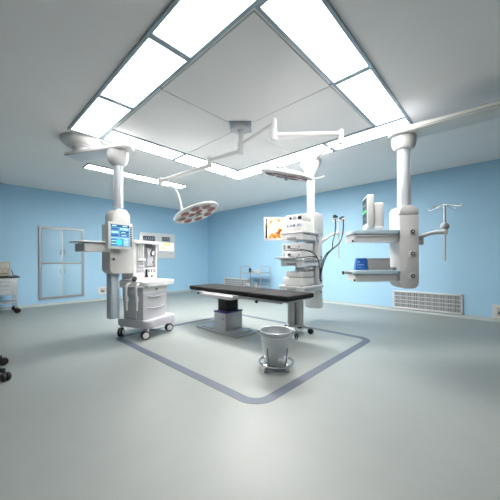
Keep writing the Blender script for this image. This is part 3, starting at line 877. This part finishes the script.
# ------------------------------------------------------------------ surgical lamp
t = thing('surgical_light', 'double-headed white surgical light hanging from the square ceiling plate over the table', 'surgical light', (SX, SY, H))
F = frame_at((SX - .04, SY - .04, 0), 0)
part('ceiling_plate', MB(frame_at((SX - .04, SY - .04, 0), CR)).box(-.15, .15, -.15, .15, 3.065, 3.10, .006), 'frame_blue', t)
part('boss', MB(F).lathe([(0, 3.07), (.145, 3.07), (.145, 3.05), (.13, 3.03), (.05, 3.02), (.045, 3.0), (0, 3.0)], 36), 'grey', t)
part('stem', MB(F).cyl((0, 0, 2.70), (0, 0, 3.02), .034).cyl((0, 0, 2.69), (0, 0, 2.78), .045, bev=.006).cyl((0, 0, 2.80), (0, 0, 2.86), .045, bev=.006), 'white', t)
hub = Vector((SX - .04, SY - .04, 0))
J1 = Vector((2.638, 3.317, 2.72)); E1 = Vector((2.181, 3.972, 2.45))
part('arm', MB().tube([(hub.x, hub.y, 2.735), (J1.x, J1.y, 2.735)], .028, 14).cyl((J1.x, J1.y, 2.62), (J1.x, J1.y, 2.775), .042, bev=.008), 'white', t)
part('spring_arm', MB().tube([(J1.x, J1.y, 2.65), (E1.x, E1.y, E1.z)], [.034, .028], 14).cyl((E1.x, E1.y, 2.37), (E1.x, E1.y, 2.50), .036, bev=.006), 'white', t)
J2 = Vector((2.605, 2.037, 0)); E2 = Vector((3.124, 1.433, 2.70))
part('arm', MB().tube([(hub.x, hub.y, 2.83), (J2.x, J2.y, 2.84)], .024, 14).cyl((J2.x, J2.y, 2.66), (J2.x, J2.y, 2.90), .036, bev=.008), 'white', t)
part('spring_arm', MB().tube([(J2.x, J2.y, 2.70), (E2.x, E2.y, 2.70)], [.032, .028], 14).cyl((J2.x, J2.y, 2.64), (J2.x, J2.y, 2.76), .04, bev=.008).cyl((E2.x, E2.y, 2.58), (E2.x, E2.y, 2.745), .028, bev=.006), 'white', t)

def lamp_head(c, n, R, yoke, ytop):
    c = Vector(c); n = Vector(n).normalized()     # n points out of the lit face
    x = Vector((0, 0, 1)).cross(n).normalized(); y = n.cross(x)
    F = frame_axes(c, x, y, n)
    b = MB(F)
    b.lathe([(0, -.075), (R * .30, -.07), (R * .36, -.05), (R * .8, -.042), (R * .96, -.028), (R, -.01), (R * .985, .006), (R * .93, .010), (R * .90, .0), (0, .0)], 48)
    h = part('lamp_head', b, 'white', t)
    for i in range(8):
        a = 2 * PI * (i + .5) / 8
        px, py = R * .66 * math.cos(a), R * .66 * math.sin(a)
        m = Matrix.Translation((px, py, 0)) @ Matrix.Rotation(a, 4, 'Z')
        lb = MB(F)
        r1 = R * .19
        lb.lathe([(0, -.002), (r1, -.002), (r1, .012), (r1 * .86, .022), (0, .026)], 20, m=m)
        part('lens', lb, 'lens', h)
        part('lens_ring', MB(F).lathe([(r1 * .98, 0), (r1 * 1.12, 0), (r1 * 1.1, .013), (r1 * .98, .013), (r1 * .98, 0)], 20, m=m, caps=False), 'white', h)
    lb = MB(F)
    for i in range(3):
        a = 2 * PI * i / 3
        m = Matrix.Translation((R * .22 * math.cos(a), R * .22 * math.sin(a), 0))
        lb.lathe([(0, -.002), (R * .15, -.002), (R * .15, .008), (R * .12, .011), (0, .006)], 18, m=m)
    part('centre_lens', lb, 'lens', h)
    part('handle', MB(F).lathe([(0, 0), (R * .09, 0), (R * .08, .03), (R * .06, .055), (0, .06)], 18), 'grey', h)
    part('yoke', MB().tube(yoke, ytop, 12, smooth=2), 'white', t)
    return F
v1 = (fw + rt * (-52 / 273) + Vector((0, 0, 47 / 273))).normalized()
up = Vector((0, 0, 1))
def img_n(v, a, b, c):
    vx = (rt - v * v.dot(rt)).normalized(); vy = vx.cross(v).normalized()
    return vx * a + vy * b - v * c
n1 = img_n(v1, .315, -.89, .32)
c1 = Vector((2.685, 3.718, 1.968))
g1 = Vector((2.45, 3.86, 2.02))
lamp_head(c1, n1, .385, [(E1.x, E1.y, 2.42), (E1.x + .08, E1.y - .04, 2.42), (E1.x + .22, E1.y - .08, 2.36), (g1.x + .03, g1.y + .05, 2.22), (g1.x + .06, g1.y + .03, 2.06), (c1.x - .2, c1.y + .16, 2.02), (c1.x - .08, c1.y + .03, 2.05)], [.018, .016, .016, .016, .02])
v2 = (fw + rt * (37 / 273) + Vector((0, 0, 84 / 273))).normalized()
n2 = img_n(v2, -.17, -.98, .075)
c2 = Vector((0, 0, 1.2)) + (fw + rt * (37 / 273) + up * (84 / 273)) * 3.3
ee = c2 + rt * .325 - up * .045
lamp_head(c2, n2, .325, [(E2.x, E2.y, 2.60), (E2.x - .03, E2.y + .03, 2.575), (E2.x - .12, E2.y + .12, 2.52), (ee.x + .01, ee.y + .0, 2.42), (ee.x - .02, ee.y + .01, 2.30), (ee.x - .01, ee.y, ee.z + .06), (ee.x - .03, ee.y + .03, ee.z)], [.014, .014, .018, .028, .026, .022])
part('grip', MB().tube([(ee.x - .02, ee.y + .01, ee.z - .0), (ee.x + rt.x * .06, ee.y + rt.y * .06, ee.z + .01), (ee.x + rt.x * .13, ee.y + rt.y * .13, ee.z + .035)], .009, 8), 'white', t)

# ------------------------------------------------------------------ right ceiling pendant
PR = Vector((4.05, .99, 0))
t = thing('ceiling_pendant', 'white ceiling pendant with two long shelves in front of the right wall', 'ceiling pendant', (PR.x, PR.y, H))
F = frame_at(PR, CR)
# long arm running back to the right, out of the frame
ad = Vector((.07, -1.0, 0)).normalized()
Fa = Matrix.Translation(Vector((PR.x - .03, PR.y + .01, 0))) @ frame_axes((0, 0, 0), ad, Vector((-ad.y, ad.x, 0)), (0, 0, 1))
L = 1.35; hw = .165
pts = [(-hw * math.sin(PI * i / 12), hw * math.cos(PI * i / 12)) for i in range(13)] + [(L + hw * math.sin(PI * i / 12), -hw * math.cos(PI * i / 12)) for i in range(13)]
part('arm', MB(Fa).prism(pts, 2.815, 2.875, .012), 'warm', t)
part('bounce_absorber', MB(Fa).prism([(x * .985, y * .96) for x, y in pts], 2.874, 2.886, .004), 'midgrey', t)  # added grey plate, unseen from below, dims light bounced onto the ceiling
part('arm_seam', MB(Fa).prism([(x + .004 * (1 if x > L / 2 else -1), y * 1.02) for x, y in pts], 2.826, 2.836), 'midgrey', t)
je = Fa @ Vector((L, 0, 0))
part('joint', MB(frame_at(je, 0)).cyl((0, 0, 2.86), (0, 0, 2.96), .12), 'white', t)
ue = Vector((3.30, .25, 0))
ud = (ue - je).normalized(); UL = (ue - je).length
Fu = Matrix.Translation(je) @ frame_axes((0, 0, 0), ud, Vector((-ud.y, ud.x, 0)), (0, 0, 1))
part('upper_bell', MB(frame_at(je, 0)).lathe([(0, 3.104), (.36, 3.104), (.36, 3.07), (.33, 3.03), (.25, 2.98), (.17, 2.96), (.13, 2.95), (0, 2.95)], 40), 'white', t)
part('swivel_cap', MB(frame_at(PR, 0)).lathe([(0, 2.82), (.145, 2.82), (.148, 2.77), (.14, 2.70), (.115, 2.655), (.09, 2.645), (0, 2.645)], 32), 'white', t)
part('column', MB(frame_at(PR, 0)).lathe([(0, 1.85), (.08, 1.85), (.08, 2.65), (0, 2.65)], 32).box(-.083, -.065, -.014, .014, 1.85, 2.64, .002).box(-.014, .014, -.083, -.065, 1.85, 2.64, .002), 'column', t)
b = MB(F)
hd = [(-.125, 1.78), (.125, 1.78), (.125, 1.83), (.115, 1.86), (.09, 1.885), (.04, 1.895), (-.04, 1.895), (-.09, 1.885), (-.115, 1.86), (-.125, 1.83)]
b.prism(hd, -.14, .12, .012, m=mx)
part('head', b, 'white', t)
b = MB(F)
bd = [(-.125, 1.775), (-.125, .90), (-.115, .865), (-.09, .835), (-.05, .82), (.05, .82), (.09, .835), (.115, .865), (.125, .90), (.125, 1.775)]
b.prism(bd, -.14, .12, .010, m=mx)
bo = part('body', b, 'white', t)
for z in (1.555, 1.27, .985):
    part('gas_outlet', MB(F).box(.0, .075, -.126, -.118, z - .04, z + .04, .006).cyl((.038, -.125, z), (.038, -.135, z), .024, mi=1).cyl((.038, -.134, z), (.038, -.137, z), .011, mi=0), ['warm', 'black'], bo)
part('side_rail', MB(F).box(.125, .15, -.03, .05, 1.10, 1.70, .006), 'grey', bo)
def right_shelf(z, x0, y0, y1, th, tip=False):
    w = -.13 - x0
    s = part('shelf', MB(F).prism(rr(w, y1 - y0, .05, 6, cx=(x0 - .13) / 2, cy=(y0 + y1) / 2), z - th, z - .055, .016, 3), 'white', t)
    part('shelf_top', MB(F).prism(rr(w + .03, y1 - y0 + .04, .06, 6, cx=(x0 - .13) / 2 - .005, cy=(y0 + y1) / 2), z - .05, z, .008), 'glass_shelf', s)
    part('shelf_lip', MB(F).box(x0 + .03, -.16, y0 - .012, y0 + .01, z - th * .55, z - .06, .006), 'white', s)
    part('bumper', MB(F).box(x0 - .008, x0 + .02, y0 + .03, y0 + .06, z - th, z - th + .03, .006), 'black', s)
    if tip:
        part('rail_end', MB(F).box(x0 - .13, x0 + .05, y0 + .06, y0 + .09, z - .052, z - .015, .006, mi=0).box(x0 - .145, x0 - .128, y0 + .055, y0 + .095, z - .056, z - .012, .004, mi=1), ['aluminium', 'black'], s)
right_shelf(1.575, -.72, -.14, .20, .15)
right_shelf(1.06, -.70, -.14, .20, .145, True)

# monitor on its upper shelf
Fm = F @ Matrix.Translation((-.455, .03, 1.576)) @ Matrix.Rotation(math.radians(-103), 4, 'Z')
t = thing('vital_signs_monitor', 'white monitor seen from its side with black screen on the upper right-hand shelf', 'monitor', tuple(Fm.to_translation()), 0)
part('housing', MB(Fm).box(-.165, .165, -.05, .035, .045, .46, .015, 3), 'white', t)
part('rear_case', MB(Fm).box(-.12, .12, .033, .16, .03, .36, .02, 3), 'white', t)
part('stand', MB(Fm).box(-.13, .13, -.06, .15, 0.001, .05, .01), 'white', t)
b = MB(Fm)
b.box(-.14, .14, -.0535, -.049, .09, .43, 0)
pts = [(-.13 + .26 * i / 24, -.0545, .25 + (.025 if i % 8 == 4 else -.01 if i % 8 == 5 else 0)) for i in range(25)]
b.tube(pts, .006, 5, mi=1)
b.tube([(p[0], p[1], p[2] * .4 + .24) for p in pts], .004, 5, mi=2)
part('screen', b, ['scr_black', 'scr_green', 'tan'], t)

# things on the lower shelf
Fb = F @ Matrix.Translation((-.575, .03, 1.061)) @ Matrix.Rotation(math.radians(-8), 4, 'Z')
t = thing('blue_box', 'small bright blue box on the lower right-hand shelf', 'box', tuple(Fb.to_translation()))
part('carton', MB(Fb).prism(rr(.15, .12, .012), 0, .155, .008, top=rr(.125, .11, .012, cx=.012)), 'bluebox', t)
part('print', MB(Fb).box(-.05, .03, -.0605, -.057, .06, .075, 0).box(-.05, .0, -.061, -.057, .03, .04, 0).box(-.045, -.02, -.0600, -.054, .09, .12, 0), 'bluemark', t)
t = thing('grey_case', 'plain beige grey box beside the blue box on the lower right-hand shelf', 'box', tuple(F @ Vector((-.345, .06, 1.061))))
part('body', MB(F).box(-.49, -.205, -.04, .15, 1.0615, 1.19, .006), 'beigebox', t)
part('lid', MB(F).box(-.492, -.203, -.042, .152, 1.188, 1.215, .005), 'beigebox', t)
t = thing('power_adapter', 'small grey adapter lying beside the pendant body on the lower shelf', 'adapter', tuple(F @ Vector((-.165, -.02, 1.061))))
part('body', MB(F).box(-.195, -.137, -.07, .03, 1.0615, 1.095, .006), 'midgrey', t)
part('lead', MB(F).tube([(-.17, -.07, 1.08), (-.18, -.10, 1.075), (-.19, -.12, 1.07), (-.21, -.12, 1.069)], .006, 6, smooth=1), 'black', t)

# infusion pole on the right of the body
t = thing('infusion_pole', 'white hooked infusion pole with grey ball clamp on an arm right of the pendant', 'infusion stand', tuple(F @ Vector((.15, 0, 1.42))), CR)
part('bracket', MB(F).box(.148, .21, -.03, .03, 1.41, 1.45, .006).cyl((.22, 0, 1.39), (.22, 0, 1.50), .034, bev=.006), 'white', t)
PX = .54
part('arm', MB(F).tube([(.22, 0, 1.485), (.28, 0, 1.525), (.40, 0, 1.555), (PX, 0, 1.56)], [.028, .026, .026, .028], 12, smooth=2).cyl((PX, 0, 1.525), (PX, 0, 1.60), .032, bev=.005), 'white', t)
part('ball_clamp', MB(F).sphere((PX, 0, 1.635), .052, .95), 'midgrey', t)
part('pole', MB(F).cyl((PX, 0, 1.18), (PX, 0, 1.90), .013, seg=14), 'aluminium', t)
part('tip', MB(F).cyl((PX, 0, 1.90), (PX, 0, 1.925), .024, bev=.005), 'white', t)
for k in range(4):
    a = k * PI / 2 + .35
    cx, cy = math.cos(a), math.sin(a)
    part('hook', MB(F).tube([(PX, 0, 1.91), (PX + cx * .06, cy * .06, 1.91), (PX + cx * .14, cy * .14, 1.885), (PX + cx * .19, cy * .19, 1.865), (PX + cx * .215, cy * .215, 1.875), (PX + cx * .222, cy * .222, 1.91)], .006, 8, smooth=2), 'steel', t)

# ------------------------------------------------------------------ world, camera
w = bpy.data.worlds.new('World')
SC.world = w
w.use_nodes = True
w.node_tree.nodes['Background'].inputs['Color'].default_value = (0.75, 0.85, 1.0, 1)
w.node_tree.nodes['Background'].inputs['Strength'].default_value = 0.02

cam = bpy.data.cameras.new('camera')
cam.sensor_width = 36
cam.lens = 36 * 273.32 / 500
cam.shift_y = (259.9 - 250) / 500
cam.clip_start = .05
co = bpy.data.objects.new('camera', cam)
COL.objects.link(co)
yaw, roll = math.radians(43.17), math.radians(-.263)
f = Vector((math.cos(yaw), math.sin(yaw), 0)); r = Vector((math.sin(yaw), -math.cos(yaw), 0)); u = Vector((0, 0, 1))
r2 = r * math.cos(roll) + u * math.sin(roll); u2 = -r * math.sin(roll) + u * math.cos(roll)
m = frame_axes((0, 0, 1.2), r2, u2, -f)
co.matrix_world = m
SC.camera = co

SC.view_settings.view_transform = 'Standard'
SC.view_settings.look = 'None'
SC.view_settings.gamma = 1
SC.view_settings.use_curve_mapping = False
SC.view_settings.exposure = 0.96
